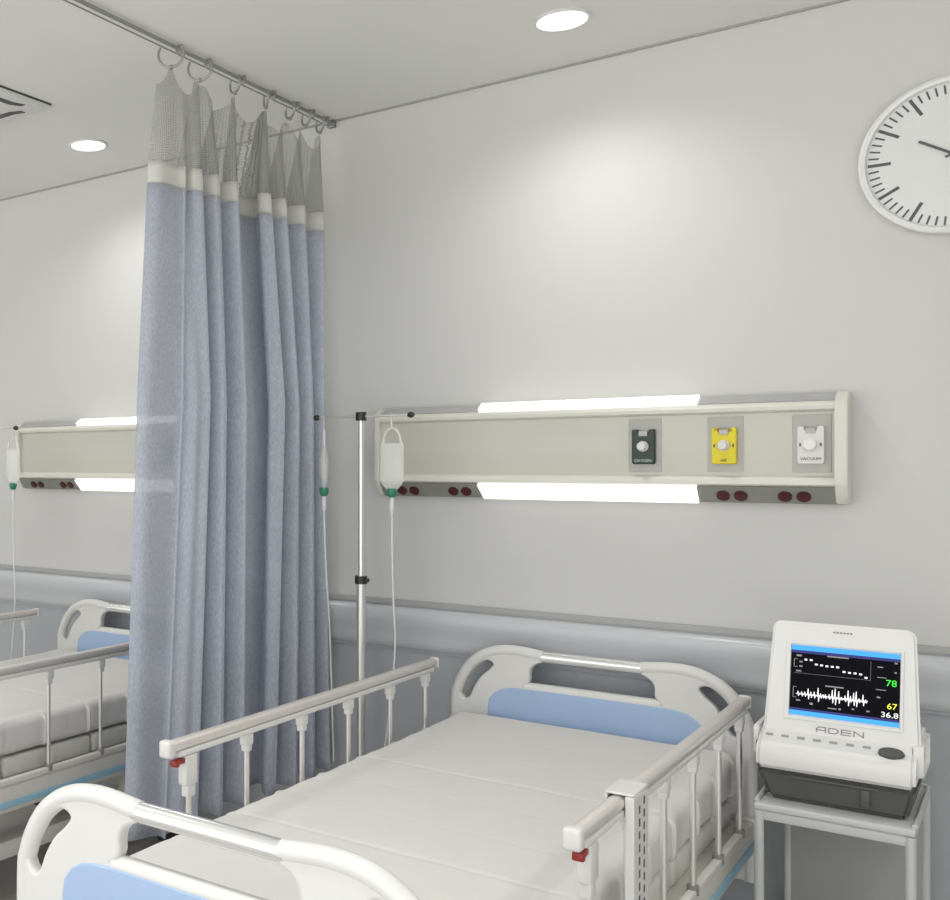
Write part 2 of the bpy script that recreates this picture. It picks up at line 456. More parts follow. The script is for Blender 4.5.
# ------------------------------------------------------------------ hospital bed
BX, BY = -1.121, -1.21                    # middle of the near bed on the floor
def mirror(pts): return pts + [(-x, z) for x, z in reversed(pts)]
def rounded(pts, n=5, closed=True):
    return [(p.x, p.y) for p in smooth_pts([(a, b, 0) for a, b in pts], n, closed)]
def arch(n=5):
    half = [(-.475,.30),(-.475,.55),(-.475,.72),(-.468,.765),(-.450,.812),(-.420,.858),(-.380,.893),(-.335,.916),(-.285,.926),(-.230,.927),(-.156,.919)]
    return half
def board(root, name, y, face):
    """moulded end board; face = -1 / +1: the side that carries the visible blue panel (both sides have one)"""
    half = arch()
    left = [(p.x, p.y) for p in smooth_pts([(a, b, 0) for a, b in half], 5)]
    left = left[5:]                                # straight side below
    gapL = [(-.156,.884),(-.180,.872),(-.192,.858),(-.196,.842),(-.196,.822),(-.203,.806),(-.214,.797)]
    gl = [(p.x, p.y) for p in smooth_pts([(a, b, 0) for a, b in gapL], 4)]
    # outline runs up the left side, over the lug, down into the window and across its sill, then mirrored
    L_ = [(-.475,.30)] + left + gl
    out = L_ + [(-x, z) for x, z in reversed(L_)]
    hole = rounded([(-.440,.752),(-.430,.788),(-.408,.824),(-.374,.858),(-.342,.871),(-.323,.860),(-.338,.838),(-.368,.810),(-.392,.772),(-.407,.738),(-.424,.728)], 4)
    b = plate(name, [out, hole, [(-x, z) for x, z in reversed(hole)]], .032, .007, 'white', root, y=y)
    for s, nm in ((-1, 'l'), (1, 'r')):            # thick rounded hand grip along the edge
        bm = bmesh.new()
        tube(bm, [(s*-x if s > 0 else x, y, z) for x, z in [(a+.016 if i < 18 else a+.016*max(0,(1-(i-18)/22)), c-.016*min(1, max(0,(i-8)/22))) for i, (a, c) in enumerate([(-.475,.30)]+left)]], .0200, 14)
        obj('edge_grip', bm, 'white', b)
    bm = bmesh.new(); cyl(bm, (-.165, y, .902), (.165, y, .902), .0195, 24)
    obj('grip_bar', bm, 'chrome2', b)
    bp = [(-.340,.36),(-.340,.60),(-.340,.708),(-.335,.738),(-.318,.762),(-.290,.779),(-.255,.787),(-.20,.790)]
    bl = [(-.330,.345),(-.338,.352)] + bp
    pan = bl + [(-x, z) for x, z in reversed(bl)]
    for s in (-1, 1):
        p = plate('blue_panel', [pan], .012, .004, 'blue', b, y=y+s*.014)
        p['label'] = 'light blue inset panel'
    bm = bmesh.new()                                # sill lip under the window
    tube(bm, [(-.214,y,.792),(0,y,.792),(.214,y,.792)], .019, 12); obj('window_sill', bm, 'white', b)
    return b

def side_rail(root, s, bracket):
    x = s*.473
    y0, y1 = -.562, .935
    bm = bmesh.new(); b3(bm, x-.0150, x+.0150, y0+.004, y1-.004, .857, .884, .010, 3)
    b3(bm, x-.014, x+.014, y0+.03, y1-.03, .842, .857, .003, 2, 1)
    R = obj('side_rail', bm, ['alu', 'white'], root)
    for yy in (y0, y1):
        bm = bmesh.new(); b3(bm, *((x-.0175, x+.0175, yy-.016, yy+.012, .846, .888, .007, 3) if yy < 0 else (x-.016, x+.016, yy-.006, yy+.006, .848, .886, .006, 3)))
        obj('end_cap', bm, 'white', R)
    ys = [-.480, -.225, .055, .325, .600, .860]
    for i, py in enumerate(ys):
        bm = bmesh.new()
        if i == 0:
            b3(bm, x-.014, x+.014, py-.026, py+.022, .765, .842, .006, 2, 1)
            b3(bm, x-.011, x+.011, py-.016, py+.016, .735, .775, .004, 2, 1)
        else:
            b3(bm, x-.012, x+.012, py-.017, py+.017, .812, .842, .004, 2, 1)
            b3(bm, x-.010, x+.010, py-.012, py+.012, .795, .815, .003, 2, 1)
        cyl(bm, (x, py, .50), (x, py, .80), .0075, 14, 0)
        cyl(bm, (x, py, .495), (x, py, .518), .014, 14, 2)
        obj('rail_post', bm, ['chrome', 'white', 'bezel'], R)
    bm = bmesh.new()
    b3(bm, x-.009, x+.009, -.535, -.500, .822, .836, .004, 2); b3(bm, x-.011, x+.011, -.542, -.528, .818, .834, .003, 2)
    la = obj('latch', bm, 'latchred', R); la['label'] = 'red rail latch'
    bm = bmesh.new(); b3(bm, x-.010, x+.010, y0+.02, y1-.02, .488, .508, .003); obj('lower_rail', bm, 'frame', R)
    if bracket:
        bm = bmesh.new()
        b3(bm, x+.0165, x+.034, -.305, -.200, .42, .8865, .002, 1)
        b3(bm, x-.022, x+.034, -.305, -.200, .887, .893, .002, 1)
        b3(bm, x-.022, x-.017, -.305, -.200, .862, .8865, .002, 1)
        for k in range(10):
            for dy in (-.012, .012):
                z = .855 - k*.026 + (0 if dy < 0 else .012)
                b3(bm, x+.0335, x+.0346, -.250+dy*1.4-.0045, -.250+dy*1.4+.0045, z-.008, z+.008, 0, 1, 1)
        o = obj('slotted_bracket', bm, ['white', 'ink'], R); o['label'] = 'white perforated bracket'
    return R

def make_bed(label):
    root = thing('hospital_bed', label, 'hospital bed', (BX, BY, 0), 'hospital beds along the wall')
    board(root, 'headboard', 1.09, -1)
    board(root, 'footboard', -1.05, -1)
    fr = bmesh.new()
    for s in (-1, 1):
        b3(fr, s*.428, s*.476, -1.025, 1.065, .395, .492, .006)
    for y in (-1.0, 1.04): b3(fr, -.44, .44, y-.025, y+.025, .40, .47, .005)
    b3(fr, -.43, .43, -1.0, 1.03, .468, .488, .003)
    F = obj('frame', fr, 'frame', root)
    for s in (-1, 1):
        bm = bmesh.new(); b3(bm, s*.475, s*.4815, -1.02, 1.05, .412, .434, .002)
        o = obj('stripe', bm, 'stripe', F); o['label'] = 'blue stripe along the frame'
        bm = bmesh.new(); b3(bm, s*.424, s*.483, 1.045, 1.072, .388, .498, .006); obj('corner_cap', bm, 'white', F)
    un = bmesh.new()
    for s in (-1, 1): b3(un, s*.34, s*.39, -.98, .98, .20, .26, .005)
    for y in (-.85, .85): b3(un, -.39, .39, y-.03, y+.03, .20, .26, .005)
    for s in (-1, 1):
        for y in (-.55, .55): cyl(un, (s*.365, y, .24), (s*.365, y+.12, .41), .022, 14)
    obj('undercarriage', un, 'frame', root)
    for sx in (-1, 1):
        for sy in (-1, 1):
            bm = bmesh.new(); cyl(bm, (sx*.365, sy*.85, .12), (sx*.365, sy*.85, .22), .022, 14)
            b3(bm, sx*.365-.03, sx*.365+.03, sy*.85-.028, sy*.85+.028, .10, .135, .006)
            lg = obj('leg', bm, 'frame', root)
            bm = bmesh.new(); cyl(bm, (sx*.365-.016, sy*.85+.02, .062), (sx*.365+.016, sy*.85+.02, .062), .062, 28)
            obj('caster', bm, 'rubber', lg)
    side_rail(root, -1, False); side_rail(root, 1, True)
    return root

def make_mattress(label):
    t = thing('mattress', label, 'mattress', (BX, BY, .488), 'white sheeted mattresses on the beds')
    # sheeted upper layer: rounded section swept along the bed with a shallow crease every 0.225 m
    W, z0, z1, r = .432, .078, .196, .030
    sec = []                                        # right half from bottom middle to top middle, then mirrored
    for k in range(8): sec.append((k/8*(W-r), z0))
    for k in range(7): a = -PI/2 + k/6*PI/2; sec.append((W-r+r*math.cos(a), z0+r+r*math.sin(a)))
    for k in range(1, 5): sec.append((W, z0+r+(z1-z0-2*r)*k/5))
    for k in range(7): a = k/6*PI/2; sec.append((W-r+r*math.cos(a), z1-r+r*math.sin(a)))
    for k in range(14): sec.append(((W-r)*(1-(k+1)/14), z1))
    prof = sec + [(-x, z) for x, z in reversed(sec[1:-1])]
    from mathutils import noise
    bm = bmesh.new(); rings = []
    yA, yB = -1.018, 1.045; NY = 412
    for j in range(NY+1):
        y = yA + (yB-yA)*j/NY
        e = min(y-yA, yB-y); er = .035
        inset = 0 if e > er else er - math.sqrt(max(0, er*er-(er-e)**2))
        ring = []
        ph = ((y+1.045) % .225); ph = min(ph, .225-ph)
        cr = math.exp(-(ph/.0075)**2)
        rise = .009*max(0, (y-.55)/.5)**1.5
        for x, z in prof:
            sx = 1 - inset/W*.8
            zz = z; top = (z-z0)/(z1-z0)
            n = noise.noise(Vector((x*5, y*5, 3.1)))*.5 + noise.noise(Vector((x*13, y*9, 7.7)))*.3
            zz += top*(n*.0045 - cr*.0026*(1 if int((y+1.045)/.225+.5) in (2,3,6) else .25) + rise) - inset*(top-.5)*1.2
            side = 1 if abs(x) > W-.02 else 0
            dx = side*(-cr*.011 + .006*noise.noise(Vector((y*14, z*6, 1.3 if x > 0 else 5.5))))
            ring.append(bm.verts.new((x*sx + math.copysign(dx, x) if x else 0, y, zz)))
        rings.append(ring)
    n = len(prof)
    for j in range(NY):
        for k in range(n):
            bm.faces.new((rings[j][k], rings[j][(k+1) % n], rings[j+1][(k+1) % n], rings[j+1][k]))
    bm.faces.new(rings[0]); bm.faces.new(rings[-1][::-1])
    obj('sheet_cover', bm, 'sheet', t)
    for k in range(9):
        y = -1.015 + .225*k
        bm = bmesh.new(); b3(bm, -.425, .425, y+.006, min(y+.219, 1.04), 0, .070, .014, 3)
        obj('cushion_block', bm, 'cell', t)
    return t

bed = make_bed('white hospital bed with blue end boards and steel side rails, right of the curtain')
mt = make_mattress('white sheeted mattress on the near bed right of the curtain')
far_bed = copy_tree(bed, (BX-1.958, BY, 0), 'white hospital bed cut off at the left edge behind the curtain')
for a in children(far_bed):
    for d in children(a):
        if d.name.startswith('slotted_bracket'): bpy.data.objects.remove(d)
copy_tree(mt, (BX-1.958, BY, .488), 'white sheeted mattress on the far bed left of the curtain')

# ------------------------------------------------------------------ IV stands and bags
def iv_stand(x, y, label):
    t = thing('iv_stand', label, 'drip stand', (x, y, 0), 'drip stands beside the beds')
    bm = bmesh.new(); cyl(bm, (0,0,.08), (0,0,1.16), .0155, 20); obj('lower_pole', bm, 'chrome', t)
    bm = bmesh.new(); cyl(bm, (0,0,1.14), (0,0,1.735), .0105, 20); obj('upper_pole', bm, 'chrome', t)
    bm = bmesh.new(); cyl(bm, (0,0,1.130), (0,0,1.158), .022, 20); b3(bm, -.005, .03, -.008, .008, 1.137, 1.151, .003)
    obj('height_clamp', bm, 'black', t)
    bm = bmesh.new(); cyl(bm, (0,0,1.712), (0,0,1.742), .019, 20); obj('top_collar', bm, 'black', t)
    bm = bmesh.new(); cyl(bm, (-.178,0,1.727), (.188,0,1.727), .0045, 10); obj('hook_bar', bm, 'chrome', t)
    for s in (-.180, .190):
        bm = bmesh.new(); bmesh.ops.create_uvsphere(bm, u_segments=14, v_segments=10, radius=.0105)
        for v in bm.verts: v.co = Vector((v.co.x*1.3+s, v.co.y, v.co.z+1.727))
        obj('bar_tip', bm, 'black', t)
    for k in range(5):
        a = 2*PI*k/5+.3
        bm = bmesh.new(); tube(bm, [(0,0,.12),(.06*math.cos(a),.06*math.sin(a),.10),(.21*math.cos(a),.21*math.sin(a),.07)], .012, 10)
        lg = obj('leg', bm, 'chrome', t)
        bm = bmesh.new(); c = Vector((.21*math.cos(a), .21*math.sin(a), .03)); d = Vector((-math.sin(a), math.cos(a), 0))
        cyl(bm, c-d*.01, c+d*.01, .03, 18); obj('caster', bm, 'rubber', lg)
    return t
def iv_bag(x, y, rz, label, drop):
    t = thing('iv_bag', label, 'drip bag', (x, y, 1.727), 'clear drip bags hanging on the stands')
    t.rotation_euler.z = rz
    bm = bmesh.new()                                 # flat pillow-shaped pouch
    H0, H1, W = -.262, -.098, .045
    rows = 26; rings = []
    for j in range(rows+1):
        f = j/rows; z = H1 + (H0-H1)*f
        w = W*(1 if f < .78 else 1-((f-.78)/.22)**1.6*.62)*(1 if f > .05 else .9+2*f)
        d = .003 + .013*math.sin(PI*min(1, f*.98+.02))**.7
        ring = []
        for k in range(24):
            a = 2*PI*k/24; c, s_ = math.cos(a), math.sin(a)
            ring.append(bm.verts.new((w*math.copysign(abs(c)**.8, c), d*s_*abs(s_)**.3, z)))
        rings.append(ring)
    for j in range(rows):
        for k in range(24): bm.faces.new((rings[j][k], rings[j][(k+1) % 24], rings[j+1][(k+1) % 24], rings[j+1][k]))
    bm.faces.new(rings[0]); bm.faces.new(rings[-1][::-1])
    obj('pouch', bm, 'bag', t)
    bm = bmesh.new(); tube(bm, smooth_pts([(-.035,0,-.105),(-.030,0,-.075),(-.018,0,-.052),(0,0,-.045),(.018,0,-.052),(.030,0,-.075),(.035,0,-.105)], 5), .0045, 8)
    obj('hanger_loop', bm, 'tube', t)
    bm = bmesh.new(); tube(bm, smooth_pts([(0,0,-.046),(-.002,0,-.025),(-.004,0,-.004),(-.003,.006,.006),(0,.008,.002)], 4), .0022, 8)
    obj('hook', bm, 'chrome', t)
    bm = bmesh.new(); lathe(bm, [(.017,-.256),(.0175,-.270),(.013,-.284),(.009,-.287)], (0,0,0), seg=20); obj('outlet_port', bm, 'teal', t)
    bm = bmesh.new(); lathe(bm, [(.006,-.286),(.008,-.292),(.008,-.335),(.004,-.342)], (0,0,0), seg=16); obj('drip_chamber', bm, 'tube', t)
    bm = bmesh.new(); tube(bm, smooth_pts([(0,0,-.340)]+drop, 8), .0032, 8); obj('drip_tube', bm, 'tube', t)
    return t
SX, SY = -1.836, -.35
st = iv_stand(SX, SY, 'steel drip stand with black collar between the curtain and the near bed')
copy_tree(st, (SX-1.966, SY, 0), 'steel drip stand cut off by the left edge of the photo')
b1 = iv_bag(SX+.119, SY, 0, 'clear drip bag in front of the left end of the near service panel',
       [(.001,0,-.50),(.006,0,-.66),(.012,0,-.78),(.006,0,-.90),(-.008,0,-1.02),(-.02,0,-1.12),(-.04,.0,-1.22)])
b2 = iv_bag(SX-.150, SY, 2.09, 'clear drip bag seen edge on at the right edge of the curtain',
       [(q*math.cos(2.09), -q*math.sin(2.09), z) for q, z in ((.008,-.55),(.022,-.75),(.03,-.95),(.035,-1.10),(.04,-1.25))])
copy_tree(b1, (SX-1.966+.172, SY, 1.727), 'clear drip bag at the left edge beside the far service panel')

# ------------------------------------------------------------------ bedside trolley and monitor
tx0, tx1, ty0, ty1, tz = -.575, -.229, -.56, -.10, .66
cxT, cyT = (tx0+tx1)/2, (ty0+ty1)/2
T = thing('bedside_trolley', 'white metal bedside trolley under the patient monitor', 'trolley', (cxT, cyT, 0))
hw_, hd = (tx1-tx0)/2, (ty1-ty0)/2
bm = bmesh.new(); b3(bm, -hw_, hw_, -hd, hd, .640, .660, .006, 3)
b3(bm, -hw_+.006, hw_-.006, -hd+.006, hd-.006, .615, .641, .004)
tube(bm, [(-hw_+.004,-hd+.02,.664),(-hw_+.004,hd-.006,.664),(hw_-.004,hd-.006,.664),(hw_-.004,-hd+.02,.664)], .006, 8)
obj('top', bm, 'trol', T)
for sx in (-1, 1):
    for sy in (-1, 1):
        bm = bmesh.new(); cyl(bm, (sx*(hw_-.011), sy*(hd-.011), .055), (sx*(hw_-.011), sy*(hd-.011), .640), .0115, 16)
        lg = obj('leg', bm, 'trol', T)
        bm = bmesh.new(); cyl(bm, (sx*(hw_-.011)-.01, sy*(hd-.011), .028), (sx*(hw_-.011)+.01, sy*(hd-.011), .028), .028, 20)
        cyl(bm, (sx*(hw_-.011), sy*(hd-.011), .03), (sx*(hw_-.011), sy*(hd-.011), .065), .008, 10)
        obj('caster', bm, 'rubber', lg)
bm = bmesh.new(); b3(bm, -hw_+.012, hw_-.012, hd-.020, hd-.012, .12, .62, .002); obj('back_panel', bm, 'trolpanel', T)
bm = bmesh.new(); b3(bm, -hw_+.004, hw_-.004, -hd+.004, hd-.004, .13, .148, .004); obj('shelf', bm, 'trol', T)

mx = -.402
MO = thing('patient_monitor', 'white patient monitor with vital sign traces, standing on the trolley', 'monitor', (mx, -.30, .660))
# local: y=0 is the middle, front is -y
bm = bmesh.new()                                     # dark tray base widening upward
def frustum(bm, z0, z1, a, b, mi=0, bev=.012):
    vs = []
    for z, (x0, x1, y0, y1) in ((z0, a), (z1, b)):
        vs += [bm.verts.new((x, y, z)) for x, y in ((x0,y0),(x1,y0),(x1,y1),(x0,y1))]
    fs = [bm.faces.new([vs[i] for i in q]) for q in ((0,1,2,3),(7,6,5,4),(0,1,5,4),(1,2,6,5),(2,3,7,6),(3,0,4,7))]
    for f in fs: f.material_index = mi
    bmesh.ops.recalc_face_normals(bm, faces=fs)
    if bev: bmesh.ops.bevel(bm, geom=list({e for f in fs for e in f.edges}), offset=bev, segments=3, affect='EDGES')
frustum(bm, .002, .084, (-.152,.152,-.196,.12), (-.176,.170,-.212,.13), 0, .012)
B = obj('base', bm, 'base', MO)
bm = bmesh.new(); b3(bm, -.10, .095, -.214, -.203, .068, .074, .002); b3(bm, .055, .075, -.212, -.198, .022, .066, .003); b3(bm, .062, .066, -.2135, -.20, .035, .05, .001)
obj('drawer_front', bm, 'base', B)
for sx in (-1, 1):
    bm = bmesh.new(); b3(bm, sx*.13-.012, sx*.13+.012, -.17, -.146, 0, .004, .001); b3(bm, sx*.13-.012, sx*.13+.012, .07, .094, 0, .004, .001)
    obj('foot', bm, 'rubber', B)
# white body: sloped keyboard shelf in front, profile extruded along x
def extr_prof(bm, prof, x0, x1, bev):
    extr_x(bm, prof, x0, x1)
    bmesh.ops.recalc_face_normals(bm, faces=bm.faces)
    es = [e for e in bm.edges if e.calc_face_angle(0) > .5]
    bmesh.ops.bevel(bm, geom=es, offset=bev, segments=3, affect='EDGES')
bm = bmesh.new()
extr_prof(bm, [(-.216,.084),(-.222,.10),(-.222,.128),(-.212,.150),(-.165,.174),(-.10,.195),(.10,.195),(.13,.16),(.13,.084)], -.176, .169, .010)
BODY = obj('body', bm, 'monwhite', MO)
for sx, x, wd in ((-1, -.176, .014), (1, .169, .004)):               # hinge cheeks
    bm = bmesh.new(); b3(bm, x+sx*.001, x+sx*wd, -.17, .04, .105, .185, .012, 3); obj('hinge_cheek', bm, 'monwhite', BODY)
bm = bmesh.new(); b3(bm, -.180, -.172, -.19, -.15, .09, .15, .003); obj('side_port', bm, 'black', BODY)
# tilted screen lid: built upright, then tilted back about its lower edge
TILT = Matrix.Translation((.003, -.155, .166)) @ Matrix.Rotation(math.radians(-13), 4, 'X')
bm = bmesh.new()
outl = []
def lid(bm):
    H = .309; wb, wt = .174, .160; rr = .022
    pts = [(-wb,0),(wb,0)]
    for k in range(6): a = k/5*PI/2; pts.append((wt-rr+rr*math.cos(a), H-rr+rr*math.sin(a)))
    for k in range(6): a = PI/2+k/5*PI/2; pts.append((-wt+rr+rr*math.cos(a), H-rr+rr*math.sin(a)))
    f0 = [bm.verts.new((x, 0, z)) for x, z in pts]; f1 = [bm.verts.new((x*.97, .055, z*.985)) for x, z in pts]
    n = len(pts)
    for i in range(n): bm.faces.new((f0[i], f0[(i+1) % n], f1[(i+1) % n], f1[i]))
    bm.faces.new(f0); bm.faces.new(f1[::-1])
    bmesh.ops.recalc_face_normals(bm, faces=bm.faces)
    es = [e for e in bm.edges if e.calc_face_angle(0) > .8]
    bmesh.ops.bevel(bm, geom=es, offset=.007, segments=3, affect='EDGES')
lid(bm)
bmesh.ops.transform(bm, matrix=TILT, verts=bm.verts)
LID = obj('screen_lid', bm, 'monwhite', MO)
def lid_part(name, bm, m, parent, smooth=False):
    bmesh.ops.transform(bm, matrix=TILT, verts=bm.verts)
    return obj(name, bm, m, parent, smooth)
s0, s1, t0, t1 = -.113, .127, .058, .244             # screen opening on the lid
bm = bmesh.new()
for a in ((s0-.012, s1+.008, t0-.012, t0-.004), (s0-.012, s1+.008, t1+.003, t1+.009), (s0-.012, s0-.001, t0-.006, t1+.005), (s1+.001, s1+.008, t0-.006, t1+.005)):
    b3(bm, a[0], a[1], -.004, .004, a[2], a[3], .001, 1)
lid_part('screen_surround', bm, 'monwhite', LID)
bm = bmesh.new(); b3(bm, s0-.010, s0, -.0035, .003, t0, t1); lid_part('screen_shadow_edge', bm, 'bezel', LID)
bm = bmesh.new(); b3(bm, s0, s1, -.0015, .002, t0, t1); SCR = lid_part('screen', bm, 'screen', LID)
# the picture on the screen, all thin lit shapes: named parts of the lid
W_, H_ = s1-s0, t1-t0
U = lambda u: s0+W_*u
V = lambda v: t0+H_*v
def lit(name, rects, m, lab=None):
    bm = bmesh.new()
    for u0, u1, v0, v1 in rects: b3(bm, U(u0), U(u1), -.0021, -.0012, V(v0), V(v1))
    o = lid_part(name, bm, m, LID)
    if lab: o['label'] = lab
def stroke(name, pts, w, m, lab=None):
    bm = bmesh.new()
    for (a, b), (c, d) in zip(pts, pts[1:]):
        p, q = Vector((U(a), 0, V(b))), Vector((U(c), 0, V(d))); dr = (q-p); L = dr.length
        if L < 1e-6: continue
        vs = b3(bm, -L/2-w/2, L/2+w/2, -.0021, -.0012, -w/2, w/2)
        R = Matrix.Rotation(-math.atan2(dr.z, dr.x), 4, 'Y')
        for v in vs: v.co = R @ v.co + (p+q)/2
    o = lid_part(name, bm, m, LID)
    if lab: o['label'] = lab
lit('title_bar', [(0,1,.93,1)], 's_blue'); lit('title_bar_shade', [(0,1,.89,.93)], 's_dblue')
lit('footer_bar', [(0,1,0,.065)], 's_blue'); lit('footer_bar_shade', [(0,1,.065,.10)], 's_dblue')
dots = [(.14,.80),(.19,.80),(.24,.745),(.29,.74),(.34,.735),(.39,.735),(.44,.735),(.50,.68),(.55,.675),(.60,.675),(.65,.67),(.70,.63)]
lit('trend_dots', [(u-.013, u+.013, v-.012, v+.012) for u, v in dots], 's_white', 'dotted descending trend trace')
for q in [(.34,.54,.868,.885),(.05,.10,.84,.865),(.08,.11,.755,.775),(.08,.11,.69,.71),(.05,.10,.62,.64)]: lit('caption', [q], 's_grey')
stroke('trend_axis', [(.06,.80),(.03,.80),(.03,.69),(.06,.69)], .0012, 's_grey')
stroke('trend_frame', [(.03,.60),(.74,.60),(.74,.86)], .0005, 's_grey')
random.seed(11)
w = [(.06,.30)]
u = .07
while u < .72:
    h = random.uniform(.02,.05) if random.random() < .62 else random.uniform(.08,.13)
    w += [(u, .30-u*.02), (u+.006, .30+h), (u+.013, .30-h*.7), (u+.02, .30+.01)]
    u += random.uniform(.022,.036)
stroke('pulse_trace', w, .0016, 's_white', 'spiky white pulse trace')
for q in [(.33,.50,.445,.462),(.06,.10,.20,.22),(.19,.22,.165,.195),(.36,.44,.14,.155),(.46,.48,.14,.165),(.58,.60,.165,.185),(.71,.74,.16,.18)]: lit('caption', [q], 's_grey')
stroke('pulse_axis', [(.06,.40),(.03,.40),(.03,.25),(.06,.25)], .0012, 's_grey')
for q in [(.80,.85,.79,.805),(.95,.975,.86,.88),(.80,.88,.65,.66),(.95,.97,.73,.75),(.79,.88,.48,.49),(.80,.83,.37,.39)]: lit('caption', [q], 's_grey')
def digits(name, s, size, u, v, m, sx=1.):
    o = lettering(name, s, size, TILT @ FACE(U(u), -.0021, V(v)), m, LID, sx=sx); return o
digits('green_value', '78', .023, .925, .585, 's_green', 1.05)
digits('yellow_value', '67', .021, .935, .27, 's_yellow', 1.05)
digits('white_value', '36.8', .019, .915, .15, 's_white', 1.15)
# lid lettering: wide techno letters of the maker's mark, drawn as strokes
bm = bmesh.new()
def seg_letters(bm, strokes, x, z, w, h, th):
    for (a, b), (c, d) in strokes:
        p = Vector((x+a*w, 0, z+b*h)); q = Vector((x+c*w, 0, z+d*h)); dr = q-p; L = dr.length
        vs = b3(bm, -L/2-th/2, L/2+th/2, -.0012, .001, -th/2, th/2)
        R = Matrix.Rotation(-math.atan2(dr.z, dr.x), 4, 'Y')
        for v in vs: v.co = R @ v.co + (p+q)/2
LET = {'A': [((0,0),(.0,.6)),((0,.6),(.3,1)),((.3,1),(1,1)),((1,1),(1,0)),((0,.4),(1,.4))],
       'D': [((0,0),(0,1)),((0,1),(.75,1)),((.75,1),(1,.7)),((1,.7),(1,.3)),((1,.3),(.75,0)),((.75,0),(0,0))],
       'E': [((0,0),(1,0)),((0,.5),(1,.5)),((0,1),(1,1)),((0,0),(0,1))],
       'N': [((0,0),(0,1)),((0,1),(1,0)),((1,0),(1,1))]}
for k, ch in enumerate('ADEN'): seg_letters(bm, LET[ch], -.050+k*.0275, .021, .020, .0125, .0024)
lid_part('maker_lettering', bm, 'bezel', LID)
bm = bmesh.new()
for k in range(6): b3(bm, -.020+k*.0075, -.0145+k*.0075, -.0012, .001, .284, .288)
lid_part('model_lettering', bm, 'bezel', LID)
# soft keys on the sloped shelf and the oval dial
for k in range(7):
    bm = bmesh.new(); x = -.150+k*.036
    box(bm, (0,0,0), (.017,.008,.003), .001, 1)
    bmesh.ops.transform(bm, matrix=Matrix.Translation((x, -.178, .169)) @ Matrix.Rotation(.57, 4, 'X'), verts=bm.verts)
    obj('soft_key', bm, 'greyslope', BODY)
bm = bmesh.new(); lathe(bm, [(.026,0),(.028,.004),(.026,.010),(.016,.013),(.004,.013)], (0,0,0), seg=32)
for v in bm.verts: v.co.y *= .62
bmesh.ops.transform(bm, matrix=Matrix.Translation((.118, -.190, .161)) @ Matrix.Rotation(.57, 4, 'X'), verts=bm.verts)
obj('select_dial', bm, 'base', BODY)

# ------------------------------------------------------------------ curtain track, rings and privacy curtain
RX = -2.18
t = thing('curtain_track', 'grey metal curtain track on the ceiling running to the wall', 'curtain track', (RX, -2.4, CZ))
bm = bmesh.new(); cyl(bm, (.040,-.6,-.014), (.040,2.385,-.014), .0062, 16); obj('rod', bm, 'rod', t)
bm = bmesh.new(); cyl(bm, (.025,-.6,-.024), (.025,2.385,-.024), .0024, 10); obj('glide_wire', bm, 'rod', t)
bm = bmesh.new(); b3(bm, .018, .050, 2.378, 2.40, -.030, 0, .003); obj('wall_bracket', bm, 'rod', t)
# camera numbers, used only to turn measured fold positions into places on the curtain's own plane
F_, CX_, HY_ = 1068.08, 120., 466.
TH = math.atan2(1040-CX_, F_); D_, EYE = 3.8, 1.55
def y_on(px, x):
    k = (px-CX_)/F_; dx = -math.sin(TH)+math.cos(TH)*k; dy = math.cos(TH)+math.sin(TH)*k
    return -D_ + dy*(x/dx)
RY = [y_on(p, RX+.034) for p in (171, 200, 235, 266, 290, 306, 320)]
for y in RY + [-1.9, -2.6]:
    bm = bmesh.new(); b3(bm, .026, .050, 2.4+y-.006+.04, 2.4+y+.006+.04, -.028, 0, .002); obj('track_clip', bm, 'rod', t)
ordn = ['seventh', 'sixth', 'fifth', 'fourth', 'third', 'second', 'first']
for i, y in enumerate(RY):
    a = [.45, .35, -.45, -.75, -.5, -.55, -.6][i]; r = .042 if i < 2 else .034
    d = Vector((math.cos(a), math.sin(a), 0))
    bm = bmesh.new()
    tube(bm, [Vector((0,0,-r)) + d*r*math.cos(q) + Vector((0,0,r*math.sin(q))) for q in [math.radians(145+250*k/34) for k in range(35)]], .0042, 8)
    bmesh.ops.create_uvsphere(bm, u_segments=10, v_segments=8, radius=.008, matrix=Matrix.Translation((0,0,-2*r)))
    o = obj('curtain_ring', bm, 'rod', loc=(RX+.034, y, CZ-.014-.57*r+r-.002))
    tag(o, 'metal curtain ring on the track, %s from the wall' % ordn[i], 'curtain ring', 'curtain rings on the ceiling track')

